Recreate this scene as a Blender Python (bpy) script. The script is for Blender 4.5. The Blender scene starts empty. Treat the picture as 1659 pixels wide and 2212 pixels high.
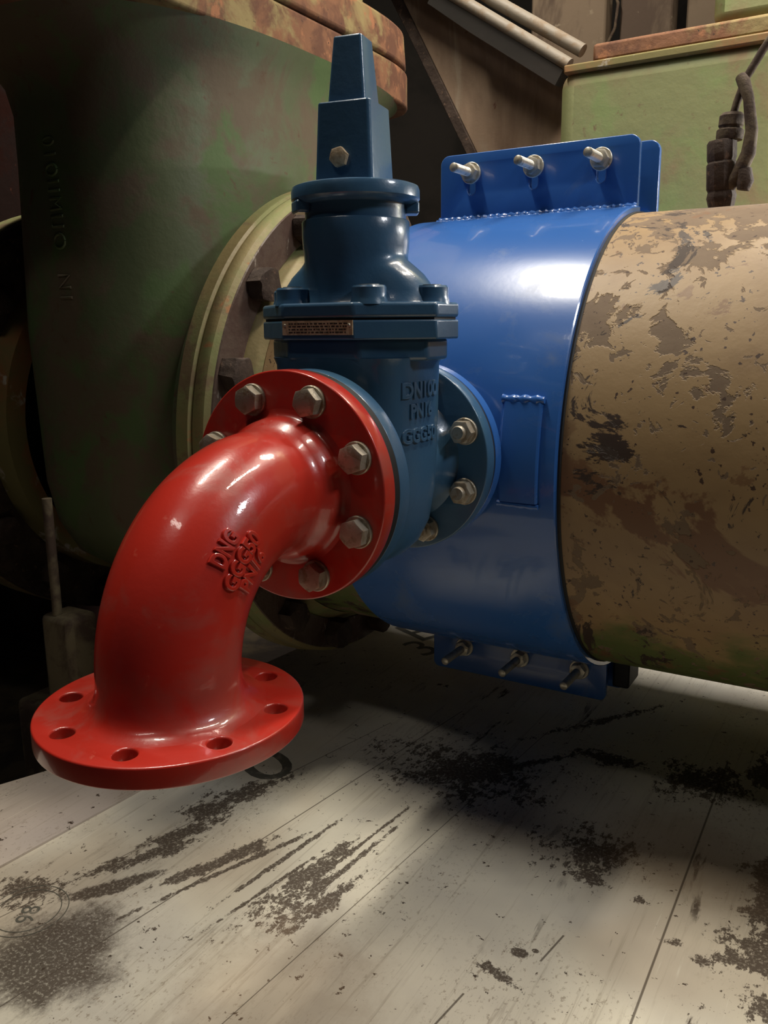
import bpy, bmesh, math, random
from mathutils import Vector, Matrix, Euler, noise
random.seed(7)
PI = math.pi
S = 0.001                      # all coordinates below are in millimetres
scene = bpy.context.scene
COL = scene.collection

# ------------------------------------------------------------------ camera
cam_d = bpy.data.cameras.new('camera')
cam = bpy.data.objects.new('camera', cam_d); COL.objects.link(cam)
cam.location = (0.5000856, -0.6486837, 0.1505252)
cam.rotation_euler = (1.35808963, 0.00981548, 0.53831393)
cam_d.sensor_fit = 'VERTICAL'; cam_d.sensor_height = 36.0
cam_d.lens = 1853.95 / 2212 * 36.0
cam_d.clip_start = 0.01; cam_d.clip_end = 50
scene.camera = cam

# ------------------------------------------------------------------ light
scene.view_settings.view_transform = 'Standard'
scene.view_settings.look = 'None'
scene.view_settings.gamma = 1.0
scene.view_settings.use_curve_mapping = False
scene.view_settings.exposure = 0.0
world = bpy.data.worlds.new('world'); scene.world = world
world.use_nodes = True
world.node_tree.nodes['Background'].inputs[0].default_value = (0.75, 0.85, 1.0, 1)
world.node_tree.nodes['Background'].inputs[1].default_value = 0.012

def area(name, loc, target, sx, sy, power, color, spread=None):
    d = bpy.data.lights.new(name, 'AREA'); d.shape = 'RECTANGLE'
    d.size = sx * S; d.size_y = sy * S; d.energy = power; d.color = color
    if spread: d.spread = math.radians(spread)
    o = bpy.data.objects.new(name, d); COL.objects.link(o)
    o.location = Vector(loc) * S
    o.rotation_euler = (Vector(target) - Vector(loc)).to_track_quat('-Z', 'Y').to_euler()
    return o

area('tube_lamp_left', (-640, 260, 2450), (-640, 260, 0), 110, 800, 50, (1.0, 0.92, 0.78))
area('tube_lamp_right', (900, 660, 2450), (900, 660, 0), 110, 1100, 28, (1.0, 0.90, 0.76))
area('tube_lamp_front', (-350, -1350, 2500), (-100, 0, 0), 900, 110, 5.5, (1.0, 0.93, 0.82))
area('lamp_far_right', (1700, 420, 1350), (-100, 500, 200), 250, 250, 11, (0.95, 0.97, 1.0))
area('fill_light_behind_pipe', (320, 840, 1350), (-300, 1320, 600), 260, 260, 16, (1.0, 0.88, 0.74))  # added fill light to brighten the leaning plate, no lamp known there
area('fill_light_floor_strip', (640, 985, 430), (300, 850, -500), 200, 30, 13.0, (1.0, 0.97, 0.94))  # added fill light for the floor strip beyond the pipe, invented source

# ------------------------------------------------------------------ materials
def _nt(name):
    m = bpy.data.materials.new(name); m.use_nodes = True
    nt = m.node_tree
    return m, nt, nt.nodes['Principled BSDF']

def _node(nt, t, **kw):
    n = nt.nodes.new(t)
    for k, v in kw.items(): setattr(n, k, v)
    return n

def _math(nt, op, a, b=None, c=None, clamp=False):
    n = nt.nodes.new('ShaderNodeMath'); n.operation = op; n.use_clamp = clamp
    for i, v in enumerate((a, b, c)):
        if v is None: continue
        if isinstance(v, (int, float)): n.inputs[i].default_value = v
        else: nt.links.new(v, n.inputs[i])
    return n.outputs[0]

def _noise(nt, vec, scale, detail=4, rough=.6, dist=0.0, off=0.0, stretch=None):
    mp = nt.nodes.new('ShaderNodeMapping')
    mp.inputs['Location'].default_value = (off, off * 1.7, -off)
    if stretch: mp.inputs['Scale'].default_value = stretch
    nt.links.new(vec, mp.inputs['Vector'])
    n = nt.nodes.new('ShaderNodeTexNoise')
    n.inputs['Scale'].default_value = scale; n.inputs['Detail'].default_value = detail
    n.inputs['Roughness'].default_value = rough; n.inputs['Distortion'].default_value = dist
    nt.links.new(mp.outputs[0], n.inputs['Vector'])
    return n.outputs['Fac']

def _ramp(nt, fac, lo, hi):
    n = nt.nodes.new('ShaderNodeMapRange'); n.interpolation_type = 'SMOOTHSTEP'
    n.inputs['From Min'].default_value = lo; n.inputs['From Max'].default_value = hi
    if lo > hi:
        n.inputs['From Min'].default_value = hi; n.inputs['From Max'].default_value = lo
        n.inputs['To Min'].default_value = 1; n.inputs['To Max'].default_value = 0
    nt.links.new(fac, n.inputs['Value'])
    return n.outputs['Result']

def _mix(nt, fac, a, b):
    n = nt.nodes.new('ShaderNodeMix'); n.data_type = 'RGBA'
    if isinstance(fac, (int, float)): n.inputs[0].default_value = fac
    else: nt.links.new(fac, n.inputs[0])
    for i, v in ((6, a), (7, b)):
        if isinstance(v, tuple): n.inputs[i].default_value = (*v, 1)
        else: nt.links.new(v, n.inputs[i])
    return n.outputs[2]

def paint(name, base, layers=(), rough=0.5, metal=0.0, coat=0.0, bump=0.1, bump_scale=60, rough_dirt=0.85, spec=0.5, bump2=None):
    """layers: (colour, scale, threshold, softness, offset[, stretch]); each a patch of another paint, rust or dirt"""
    m, nt, b = _nt(name)
    tc = nt.nodes.new('ShaderNodeTexCoord'); vec = tc.outputs['Object']
    col = base; tot = None
    for L in layers:
        c, sc, th, so, off = L[:5]; st = L[5] if len(L) > 5 else None
        f = _ramp(nt, _noise(nt, vec, sc, 6, .62, .4, off, st), th - so, th + so)
        col = _mix(nt, f, col, c)
        tot = f if tot is None else _math(nt, 'MAXIMUM', tot, f)
    if isinstance(col, tuple): b.inputs['Base Color'].default_value = (*col, 1)
    else: nt.links.new(col, b.inputs['Base Color'])
    if tot is not None and rough_dirt != rough:
        r = _math(nt, 'MULTIPLY_ADD', tot, rough_dirt - rough, rough)
        nt.links.new(r, b.inputs['Roughness'])
    else: b.inputs['Roughness'].default_value = rough
    b.inputs['Metallic'].default_value = metal
    b.inputs['Coat Weight'].default_value = coat
    b.inputs['Coat Roughness'].default_value = 0.06
    b.inputs['Specular IOR Level'].default_value = spec
    if bump:
        bp = nt.nodes.new('ShaderNodeBump'); bp.inputs['Strength'].default_value = bump
        bp.inputs['Distance'].default_value = 0.002
        h = _noise(nt, vec, bump_scale, 5, .6, 0, 3.3)
        if bump2: h = _math(nt, 'ADD', h, _math(nt, 'MULTIPLY', _noise(nt, vec, bump2[0], 3, .5, 0, 8.1), bump2[1]))
        nt.links.new(h, bp.inputs['Height']); nt.links.new(bp.outputs[0], b.inputs['Normal'])
        if coat: nt.links.new(bp.outputs[0], b.inputs['Coat Normal'])
    return m

M = {}
M['red'] = paint('glossy_red_paint', (0.44, 0.024, 0.014), [((0.36, 0.05, 0.035), 14, .58, .10, 1.0), ((0.5, .08, .05), 40, .70, .05, 4.0)],
                 rough=.28, rough_dirt=.42, coat=.6, bump=.12, bump_scale=35, bump2=(220, .25))
M['valve'] = paint('blue_epoxy_coat', (0.042, 0.108, 0.20), [((0.045, 0.12, 0.20), 12, .58, .12, 2.0)], rough=.30, rough_dirt=.38, coat=.45, bump=.16, bump_scale=90, bump2=(26, 1.2))
M['clampblue'] = paint('royal_blue_paint', (0.030, 0.120, 0.40), [((0.08, 0.15, 0.34), 9, .66, .08, 5.0), ((0.30, 0.42, 0.62), 60, .76, .02, 9.0, (1, 3, 3))],
                 rough=.27, rough_dirt=.36, coat=.5, bump=.07, bump_scale=18, bump2=(120, .2))
M['bolt'] = paint('weathered_zinc', (0.42, 0.38, 0.31), [((0.28, 0.22, 0.15), 90, .55, .08, 1.5)], rough=.42, metal=.55, rough_dirt=.6, bump=.25, bump_scale=300)
M['steel'] = paint('bright_steel', (0.60, 0.56, 0.47), [((0.38, 0.31, 0.2), 120, .6, .08, 2.5)], rough=.35, metal=.6, rough_dirt=.5, bump=.1, bump_scale=300)
M['brass'] = paint('brass', (0.62, 0.48, 0.32), [((0.42, 0.30, 0.18), 150, .5, .1, 2.5)], rough=.5, metal=.1, rough_dirt=.6, bump=.2, bump_scale=300)
M['rubber'] = paint('black_rubber', (0.008, 0.008, 0.009), rough=.6, bump=.1)
M['pipe'] = None
M['wax'] = paint('grey_wax', (0.15, 0.17, 0.17), rough=.4, bump=.2, bump_scale=200)
RUST = (0.10, 0.038, 0.018)
M['green'] = paint('old_green_paint', (0.080, 0.098, 0.046), [((0.10, 0.075, 0.045), 6, .50, .07, 1.0), ((0.07, 0.115, 0.038), 7, .57, .06, 6.0),
                   ((0.09, 0.055, 0.03), 30, .66, .05, 2.0), ((0.02, 0.015, 0.01), 90, .75, .02, 3.0), ((0.3, 0.27, 0.2), 110, .80, .01, 7.0)],
                   rough=.5, rough_dirt=.75, bump=.35, bump_scale=45)
M['lightgreen'] = paint('light_green_paint', (0.185, 0.20, 0.085), [((0.20, 0.145, 0.075), 7, .56, .10, 1.0), ((0.17, 0.22, 0.08), 9, .58, .10, 8.0),
                   ((0.14, 0.10, 0.05), 45, .66, .05, 2.0), ((0.03, 0.02, 0.01), 40, .76, .015, 3.0)],
                   rough=.6, rough_dirt=.8, bump=.5, bump_scale=30)
M['yellow'] = paint('old_yellow_green_paint', (0.235, 0.185, 0.08), [((0.19, 0.20, 0.075), 8, .52, .08, 1.0), ((0.17, 0.12, 0.06), 14, .58, .05, 4.0),
                   ((0.32, 0.15, 0.06), 20, .66, .04, 2.0), ((0.03, 0.02, 0.01), 60, .70, .02, 3.0)], rough=.55, rough_dirt=.8, bump=.5, bump_scale=50)
M['darkface'] = paint('dark_rusted_face', (0.085, 0.055, 0.040), [((0.06, 0.03, 0.02), 20, .5, .1, 1.0), ((0.25, 0.21, 0.17), 55, .66, .03, 4.0, (1, 1, .4))],
                   rough=.55, rough_dirt=.8, bump=.8, bump_scale=50)
M['rust'] = paint('brown_rust', (0.17, 0.075, 0.035), [((0.10, 0.04, 0.02), 18, .5, .08, 1.0), ((0.22, 0.17, 0.07), 8, .56, .06, 4.0), ((0.26, 0.11, 0.05), 30, .62, .05, 6.0), ((0.03, 0.015, 0.01), 70, .68, .03, 3.0)],
                   rough=.85, bump=.9, bump_scale=40)
M['darkrust'] = paint('dark_rust', (0.05, 0.03, 0.02), [((0.03, 0.016, 0.01), 30, .5, .1, 1.0), ((0.12, 0.07, 0.045), 80, .64, .04, 4.0)], rough=.8, bump=1.0, bump_scale=90)
M['redbrown'] = paint('dark_red_casing', (0.045, 0.013, 0.009), [((0.025, 0.008, 0.006), 8, .5, .1, 1.0), ((0.20, 0.07, 0.04), 25, .68, .04, 4.0)], rough=.6, bump=.5, bump_scale=40)
M['orangepaint'] = paint('worn_orange_paint', (0.24, 0.10, 0.035), [((0.16, 0.14, 0.05), 5, .5, .08, 1.0), ((0.35, 0.32, 0.26), 20, .62, .04, 4.0)], rough=.5, bump=.4, bump_scale=40)
M['concrete'] = paint('dusty_plate', (0.26, 0.18, 0.12), [((0.15, 0.095, 0.06), 4, .5, .12, 1.0, (1, 1, .35)), ((0.26, 0.20, 0.14), 9, .60, .08, 4.0, (2, 1, .3)), ((0.12, 0.05, 0.03), 24, .68, .03, 6.0), ((0.42, .37, .3), 40, .74, .02, 9.0)], rough=.8, bump=.4, bump_scale=50)
M['plinth'] = paint('dirty_plinth', (0.13, 0.105, 0.06), [((0.05, 0.03, 0.02), 12, .52, .08, 1.0)], rough=.85, bump=.8, bump_scale=35)
M['rail'] = paint('grey_rail', (0.17, 0.15, 0.12), [((0.16, 0.12, 0.08), 30, .55, .08, 1.0)], rough=.5, bump=.3, bump_scale=80)
M['post'] = paint('brown_post', (0.16, 0.115, 0.075), [((0.07, 0.045, 0.03), 6, .55, .06, 1.0, (1, 1, .3)), ((0.24, 0.19, 0.13), 20, .66, .05, 4.0)], rough=.8, bump=.4, bump_scale=40)
M['wall'] = paint('dark_wall', (0.008, 0.006, 0.004), [((0.015, 0.011, 0.008), 3, .55, .1, 1.0)], rough=.9, bump=.4, bump_scale=20)
M['pit'] = paint('pit_floor', (0.055, 0.04, 0.022), [((0.02, 0.014, 0.01), 8, .5, .1, 1.0)], rough=.85, bump=.6, bump_scale=20)
M['print'] = paint('grey_ink', (0.10, 0.095, 0.075), [((0.2, 0.18, 0.14), 60, .58, .05, 1.0)], rough=.5, bump=0)
M['cable'] = paint('dusty_cable', (0.10, 0.07, 0.04), [((0.05, 0.03, 0.02), 60, .5, .1, 1.0)], rough=.8, bump=.6, bump_scale=120)

def pipe_mat():
    m, nt, b = _nt('chipped_tan_paint')
    tc = nt.nodes.new('ShaderNodeTexCoord'); vec = tc.outputs['Object']
    sp = nt.nodes.new('ShaderNodeSeparateXYZ'); nt.links.new(vec, sp.inputs[0])
    z = sp.outputs['Z']
    n1 = _noise(nt, vec, 4, 5, .6, .3, 2.2)
    tan = _mix(nt, _ramp(nt, n1, .40, .62), (0.31, 0.205, 0.098), (0.22, 0.135, 0.065))
    # older green coat shows on the lower part
    zg = _ramp(nt, _math(nt, 'ADD', z, _math(nt, 'MULTIPLY', _noise(nt, vec, 7, 5, .6, .3, 5.5), .34)), -.02, -.10)
    col = _mix(nt, zg, tan, (0.10, 0.125, 0.035))
    rb = _ramp(nt, _noise(nt, vec, 6, 6, .65, .6, 12.0), .56, .60)
    col = _mix(nt, _math(nt, 'MULTIPLY', rb, _ramp(nt, z, .12, -.05)), col, (0.15, 0.07, 0.032))
    # grey brown chips, denser on top
    bias = _math(nt, 'MULTIPLY', _ramp(nt, z, .16, .30), .09)
    c1 = _ramp(nt, _math(nt, 'ADD', _noise(nt, vec, 11, 7, .62, .5, 7.0), bias), .57, .59)
    c2 = _ramp(nt, _math(nt, 'ADD', _noise(nt, vec, 42, 5, .6, .8, 1.0), bias), .615, .635)
    chips = _math(nt, 'MAXIMUM', c1, c2)
    grey = _mix(nt, _noise(nt, vec, 30, 4, .6, 0, 3.0), (0.12, 0.075, 0.045), (0.20, 0.14, 0.085))
    col = _mix(nt, chips, col, grey)
    c3 = _ramp(nt, _noise(nt, vec, 120, 3, .5, .2, 4.0), .655, .685)
    col = _mix(nt, c3, col, (0.06, 0.032, 0.02))
    c5 = _ramp(nt, _noise(nt, vec, 22, 6, .68, .3, 33.0), .60, .64)
    col = _mix(nt, _math(nt, 'MULTIPLY', c5, .7), col, (0.17, 0.085, 0.04))
    c4 = _ramp(nt, _noise(nt, vec, 5.5, 8, .70, 1.2, 21.0), .575, .59)
    col = _mix(nt, c4, col, (0.045, 0.028, 0.02))
    nt.links.new(col, b.inputs['Base Color'])
    r = _math(nt, 'MULTIPLY_ADD', chips, .25, .50); nt.links.new(r, b.inputs['Roughness'])
    bp = nt.nodes.new('ShaderNodeBump'); bp.inputs['Strength'].default_value = .45; bp.inputs['Distance'].default_value = .002
    h = _math(nt, 'SUBTRACT', _math(nt, 'MULTIPLY', _noise(nt, vec, 40, 5, .6, 0, 9.0), .6), _math(nt, 'MULTIPLY', chips, .8))
    nt.links.new(h, bp.inputs['Height']); nt.links.new(bp.outputs[0], b.inputs['Normal'])
    return m
M['pipe'] = pipe_mat()

def floor_mat(name, tint=(0.74, 0.69, 0.56), off=0.0):
    m, nt, b = _nt(name)
    geo = nt.nodes.new('ShaderNodeNewGeometry'); vec = geo.outputs['Position']
    sp = nt.nodes.new('ShaderNodeSeparateXYZ'); nt.links.new(vec, sp.inputs[0])
    X, Y = sp.outputs['X'], sp.outputs['Y']
    grit = _math(nt, 'SUBTRACT', _noise(nt, vec, 1.0, 8, .78, .2, 17 + off, (120, 70, 1)), .5)
    wob = _math(nt, 'SUBTRACT', _noise(nt, vec, 16, 6, .65, .5, 3 + off), .5)
    def ell(cx, cy, rx, ry, ang, soft=.1, gr=3.0, wb=2.0):
        c, s = math.cos(math.radians(ang)), math.sin(math.radians(ang))
        dx = _math(nt, 'SUBTRACT', X, cx * S); dy = _math(nt, 'SUBTRACT', Y, cy * S)
        u = _math(nt, 'DIVIDE', _math(nt, 'ADD', _math(nt, 'MULTIPLY', dx, c), _math(nt, 'MULTIPLY', dy, s)), rx * S)
        v = _math(nt, 'DIVIDE', _math(nt, 'SUBTRACT', _math(nt, 'MULTIPLY', dy, c), _math(nt, 'MULTIPLY', dx, s)), ry * S)
        d = _math(nt, 'SQRT', _math(nt, 'ADD', _math(nt, 'MULTIPLY', u, u), _math(nt, 'MULTIPLY', v, v)))
        d = _math(nt, 'ADD', d, _math(nt, 'MULTIPLY', grit, gr)); d = _math(nt, 'ADD', d, _math(nt, 'MULTIPLY', wob, wb))
        return _ramp(nt, d, 1 + soft, 1 - soft)
    base = _mix(nt, _ramp(nt, _noise(nt, vec, 3.0, 4, .6, .3, 1 + off), .40, .62), tint, (tint[0] * .80, tint[1] * .80, tint[2] * .84))
    # warm tinge and bluish tinge areas
    base = _mix(nt, _math(nt, 'MULTIPLY', _ramp(nt, _noise(nt, vec, 2.2, 3, .5, .2, 31 + off), .50, .66), .55), base, (0.42, 0.33, 0.23))
    # fine scratches along the sheets
    st = _noise(nt, vec, 1.0, 5, .7, .1, 5 + off, (150, 4, 1))
    base = _mix(nt, _math(nt, 'MULTIPLY', _ramp(nt, st, .56, .70), .45), base, (0.30, 0.25, 0.18))
    base = _mix(nt, _math(nt, 'MULTIPLY', _ramp(nt, st, .38, .28), .5), base, (0.78, 0.74, 0.62))
    dirt = (0.046, 0.026, 0.013)
    # scraped streaks of dirt
    str2 = _noise(nt, vec, 1.0, 6, .65, .3, 9 + off, (34, 5, 1))
    zone = _ramp(nt, _noise(nt, vec, 3.5, 4, .6, .2, 14 + off), .50, .60)
    m1 = _math(nt, 'MULTIPLY', _ramp(nt, str2, .60, .66), zone)
    # specks
    sp1 = _ramp(nt, _noise(nt, vec, 75, 5, .66, .3, 2 + off), .655, .68)
    sp2 = _ramp(nt, _noise(nt, vec, 26, 7, .72, .4, 6 + off), .655, .67)
    allm = _math(nt, 'MAXIMUM', m1, _math(nt, 'MAXIMUM', sp1, sp2))
    # stains where the photograph has them
    for a in [(-215, -150, 75, 70, -25, .35, 1.0, 1.2), (-250, -40, 12, 62, -32, .2, 2.5, 2), (-262, 20, 14, 60, -30, .15, 5, 2), (-255, 85, 13, 50, -25, .15, 5, 3),
              (-262, 150, 26, 34, -15, .1, 7, 3), (-245, 210, 16, 60, -20, .1, 7, 3), (-180, 40, 9, 60, -24, .15, 4, 2), (-165, 78, 10, 60, -20, .15, 4, 3),
              (-150, 60, 4, 120, -20, .15, 4, 2), (-60, 90, 12, 75, -10, .1, 7, 4), (-105, 110, 3.5, 100, -7, .1, 4, 2), (-85, 60, 3, 80, -9, .1, 4, 2), (-45, 60, 22, 40, 0, .1, 9, 4),
              (-28, 120, 4, 120, -5, .1, 4, 2.5), (-12, 60, 9, 60, -8, .12, 6, 3), (-40, 160, 3, 110, -6, .1, 4, 2), (445, 330, 30, 95, 0, .1, 5, 6), (430, 215, 30, 34, 0, .1, 6, 6), (455, 150, 26, 22, 0, .1, 6, 5),
              (380, 182, 13, 10, 0, .1, 4, 4), (352, 198, 9, 7, 0, .1, 4, 4), (212, 101, 9, 7, 0, .1, 1.5, 2), (203, 62, 26, 5, -20, .1, 6, 4), (226, 112, 3.5, 3, 0, .1, 1, 2),
              (225, 318, 42, 40, 0, .1, 10, 4), (-330, -90, 30, 26, 0, .1, 9, 3), (390, 640, 20, 60, 0, .1, 6, 5), (180, 560, 60, 14, 0, .1, 7, 5), (60, 470, 130, 8, 50, .1, 6, 4),
              (130, 690, 10, 120, -35, .15, 5, 3), (240, 260, 20, 12, 0, .1, 7, 4), (300, 250, 12, 7, 0, .1, 6, 4), (0, 420, 90, 60, 0, .1, 9, 4), (310, 560, 50, 40, 0, .1, 8, 5)]:
        allm = _math(nt, 'MAXIMUM', allm, _math(nt, 'MULTIPLY', ell(*a), .92))
    fine = _noise(nt, vec, 260, 4, .7, 0, 41 + off)
    allm = _math(nt, 'MULTIPLY', allm, _math(nt, 'MULTIPLY_ADD', _ramp(nt, fine, .34, .50), .45, .55))
    # dust that thins out: small freckles gathered in drifts
    drift = _ramp(nt, _noise(nt, vec, 5.5, 5, .65, .4, 51 + off, (1.6, .8, 1)), .44, .64)
    fr = _ramp(nt, _noise(nt, vec, 150, 5, .72, .2, 61 + off, (1.3, .8, 1)), .56, .62)
    frk = _math(nt, 'MULTIPLY', drift, fr)
    base = _mix(nt, _math(nt, 'MULTIPLY', frk, .55), base, (0.20, 0.14, 0.085))
    br = _ramp(nt, _noise(nt, vec, 1.0, 6, .75, .1, 71 + off, (90, 7, 1)), .52, .68)
    zb_ = _ramp(nt, _noise(nt, vec, 4.0, 3, .5, .2, 81 + off), .46, .60)
    base = _mix(nt, _math(nt, 'MULTIPLY', _math(nt, 'MULTIPLY', br, zb_), .5), base, (0.34, 0.29, 0.22))
    col = _mix(nt, allm, base, dirt)
    # pale brown tracks
    for a in [(20, -75, 90, 100, 0, .6, .6, 1.5), (330, 370, 110, 85, 0, .4, .4, 1.0)]:
        col = _mix(nt, _math(nt, 'MULTIPLY', ell(*a), .42), col, (0.26, 0.17, 0.10))
    # joints between the sheets
    def seam(x0, y0, x1, y1, w):
        dx, dy = x1 - x0, y1 - y0; L = math.hypot(dx, dy); nx, ny = dy / L, -dx / L
        d = _math(nt, 'ADD', _math(nt, 'MULTIPLY', _math(nt, 'SUBTRACT', X, x0 * S), nx), _math(nt, 'MULTIPLY', _math(nt, 'SUBTRACT', Y, y0 * S), ny))
        f = _ramp(nt, _math(nt, 'ABSOLUTE', d), w * 1.6 * S, w * .6 * S)
        yl = _math(nt, 'MULTIPLY', _math(nt, 'GREATER_THAN', Y, min(y0, y1) * S), _math(nt, 'LESS_THAN', Y, max(y0, y1) * S))
        return _math(nt, 'MULTIPLY', f, yl)
    sm = None
    for s_ in [(331, 640, 342, -100, 1.1), (175, -60, 186, 20, 1.0), (236, 100, 244, 150, 1.0), (-95, 600, -210, -300, .8), (60, 600, -10, -300, .5), (-180, 500, -330, -200, .6)]:
        f = seam(*s_); sm = f if sm is None else _math(nt, 'MAXIMUM', sm, f)
    col = _mix(nt, _math(nt, 'MULTIPLY', sm, .8), col, (0.06, 0.04, 0.025))
    nt.links.new(col, b.inputs['Base Color'])
    nt.links.new(_math(nt, 'MULTIPLY_ADD', allm, .35, .38), b.inputs['Roughness'])
    bp = nt.nodes.new('ShaderNodeBump'); bp.inputs['Strength'].default_value = .25; bp.inputs['Distance'].default_value = .003
    nt.links.new(_math(nt, 'ADD', _noise(nt, vec, 4, 3, .5, 0, 3, (2.5, .6, 1)), _math(nt, 'MULTIPLY', st, .12)), bp.inputs['Height'])
    nt.links.new(bp.outputs[0], b.inputs['Normal'])
    return m
M['floor'] = floor_mat('white_sheet_floor')
M['floor2'] = floor_mat('pinkish_sheet_floor', (0.66, 0.58, 0.50), 3.0)

# ------------------------------------------------------------------ helpers
def tag(o, label=None, cat=None, group=None, kind=None):
    if label: o['label'] = label
    if cat: o['category'] = cat
    if group: o['group'] = group
    if kind: o['kind'] = kind
    return o

def empty(name, loc=(0, 0, 0), rot=(0, 0, 0)):
    o = bpy.data.objects.new(name, None); COL.objects.link(o)
    o.location = Vector(loc) * S; o.rotation_euler = rot
    o.empty_display_size = .02
    return o

def shade(me, ang=35):
    for p in me.polygons: p.use_smooth = True
    lim = math.radians(ang)
    bm = bmesh.new(); bm.from_mesh(me)
    for e in bm.edges:
        e.smooth = not (len(e.link_faces) == 2 and e.calc_face_angle(0) > lim)
    bm.to_mesh(me); bm.free()

def obj(name, bm, mat, parent=None, mtx=None, smooth=35, bevel=0, seg=2, recalc=True):
    """links a bmesh given in millimetres as one object"""
    if mtx is not None: bmesh.ops.transform(bm, matrix=mtx, verts=bm.verts)
    if recalc: bmesh.ops.recalc_face_normals(bm, faces=bm.faces)
    bmesh.ops.scale(bm, vec=(S, S, S), verts=bm.verts)
    me = bpy.data.meshes.new(name); bm.to_mesh(me); bm.free()
    me.materials.append(mat)
    shade(me, smooth)
    o = bpy.data.objects.new(name, me); COL.objects.link(o)
    if parent: o.parent = parent
    if bevel:
        md = o.modifiers.new('bevel', 'BEVEL'); md.width = bevel * S; md.segments = seg
        md.limit_method = 'ANGLE'; md.angle_limit = math.radians(38)
        md.harden_normals = False
    return o

def T(x=0, y=0, z=0): return Matrix.Translation((x, y, z))
def R(a, ax): return Matrix.Rotation(math.radians(a), 4, ax)
Z2Y = R(-90, 'X')      # local +z points to world +y
Z2MY = R(90, 'X')      # local +z points to world -y
Z2X = R(90, 'Y')

def add_lathe(bm, prof, seg=64, mtx=Matrix(), closed=False, ex=1.0, ey=1.0):
    """prof: list of (r, z)"""
    rings = []
    for r, z in prof:
        if r < 1e-6: rings.append([bm.verts.new(mtx @ Vector((0, 0, z)))])
        else: rings.append([bm.verts.new(mtx @ Vector((r * ex * math.cos(2 * PI * i / seg), r * ey * math.sin(2 * PI * i / seg), z))) for i in range(seg)])
    n = len(rings)
    for k in range(n if closed else n - 1):
        a, b = rings[k], rings[(k + 1) % n]
        for i in range(seg):
            j = (i + 1) % seg
            if len(a) == 1 and len(b) == 1: continue
            if len(a) == 1: bm.faces.new((a[0], b[i], b[j]))
            elif len(b) == 1: bm.faces.new((a[i], b[0], a[j]))
            else: bm.faces.new((a[i], b[i], b[j], a[j]))
    return bm

def lathe(prof, seg=64, mtx=Matrix(), closed=False, ex=1.0, ey=1.0):
    return add_lathe(bmesh.new(), prof, seg, mtx, closed, ex, ey)

def add_prism(bm, poly, z0, z1, mtx=Matrix(), poly1=None):
    p1 = poly1 or poly
    a = [bm.verts.new(mtx @ Vector((x, y, z0))) for x, y in poly]
    b = [bm.verts.new(mtx @ Vector((x, y, z1))) for x, y in p1]
    n = len(a)
    bm.faces.new(a[::-1]); bm.faces.new(b)
    for i in range(n): bm.faces.new((a[i], a[(i + 1) % n], b[(i + 1) % n], b[i]))
    return bm
def prism(poly, z0, z1, mtx=Matrix(), poly1=None): return add_prism(bmesh.new(), poly, z0, z1, mtx, poly1)

def box(x0, x1, y0, y1, z0, z1): return prism([(x0, y0), (x1, y0), (x1, y1), (x0, y1)], z0, z1)

def tube(path, r, seg=16, closed_ends=True, bm=None):
    bm = bm or bmesh.new(); P = [Vector(p) for p in path]; rings = []
    up = Vector((0, 0, 1))
    t0 = (P[1] - P[0]).normalized()
    nrm = t0.orthogonal().normalized()
    for i, p in enumerate(P):
        t = (P[min(i + 1, len(P) - 1)] - P[max(i - 1, 0)]).normalized()
        nrm = (nrm - t * nrm.dot(t)).normalized(); bi = t.cross(nrm)
        rr = r[i] if isinstance(r, (list, tuple)) else r
        rings.append([bm.verts.new(p + (nrm * math.cos(2 * PI * k / seg) + bi * math.sin(2 * PI * k / seg)) * rr) for k in range(seg)])
    for a, b in zip(rings, rings[1:]):
        for k in range(seg): bm.faces.new((a[k], a[(k + 1) % seg], b[(k + 1) % seg], b[k]))
    if closed_ends: bm.faces.new(rings[0][::-1]); bm.faces.new(rings[-1])
    return bm

def superell(a, b, n, seg=96, cx=0, cy=0):
    out = []
    for i in range(seg):
        t = 2 * PI * i / seg; c, s = math.cos(t), math.sin(t)
        out.append((cx + a * math.copysign(abs(c) ** (2 / n), c), cy + b * math.copysign(abs(s) ** (2 / n), s)))
    return out

def circ(r, cx=0, cy=0, n=40): return [(cx + r * math.cos(2 * PI * i / n), cy + r * math.sin(2 * PI * i / n)) for i in range(n)]

def rrect(x0, x1, y0, y1, r, n=8, corners=(1, 1, 1, 1)):
    out = []
    for k, (cx, cy, a0) in enumerate(((x1 - r, y1 - r, 0), (x0 + r, y1 - r, 90), (x0 + r, y0 + r, 180), (x1 - r, y0 + r, 270))):
        if corners[k]:
            for i in range(n + 1):
                a = math.radians(a0 + 90 * i / n); out.append((cx + r * math.cos(a), cy + r * math.sin(a)))
        else:
            a = math.radians(a0 + 45); out.append((cx + r * math.copysign(1, math.cos(a)), cy + r * math.copysign(1, math.sin(a))))
    return out

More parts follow.
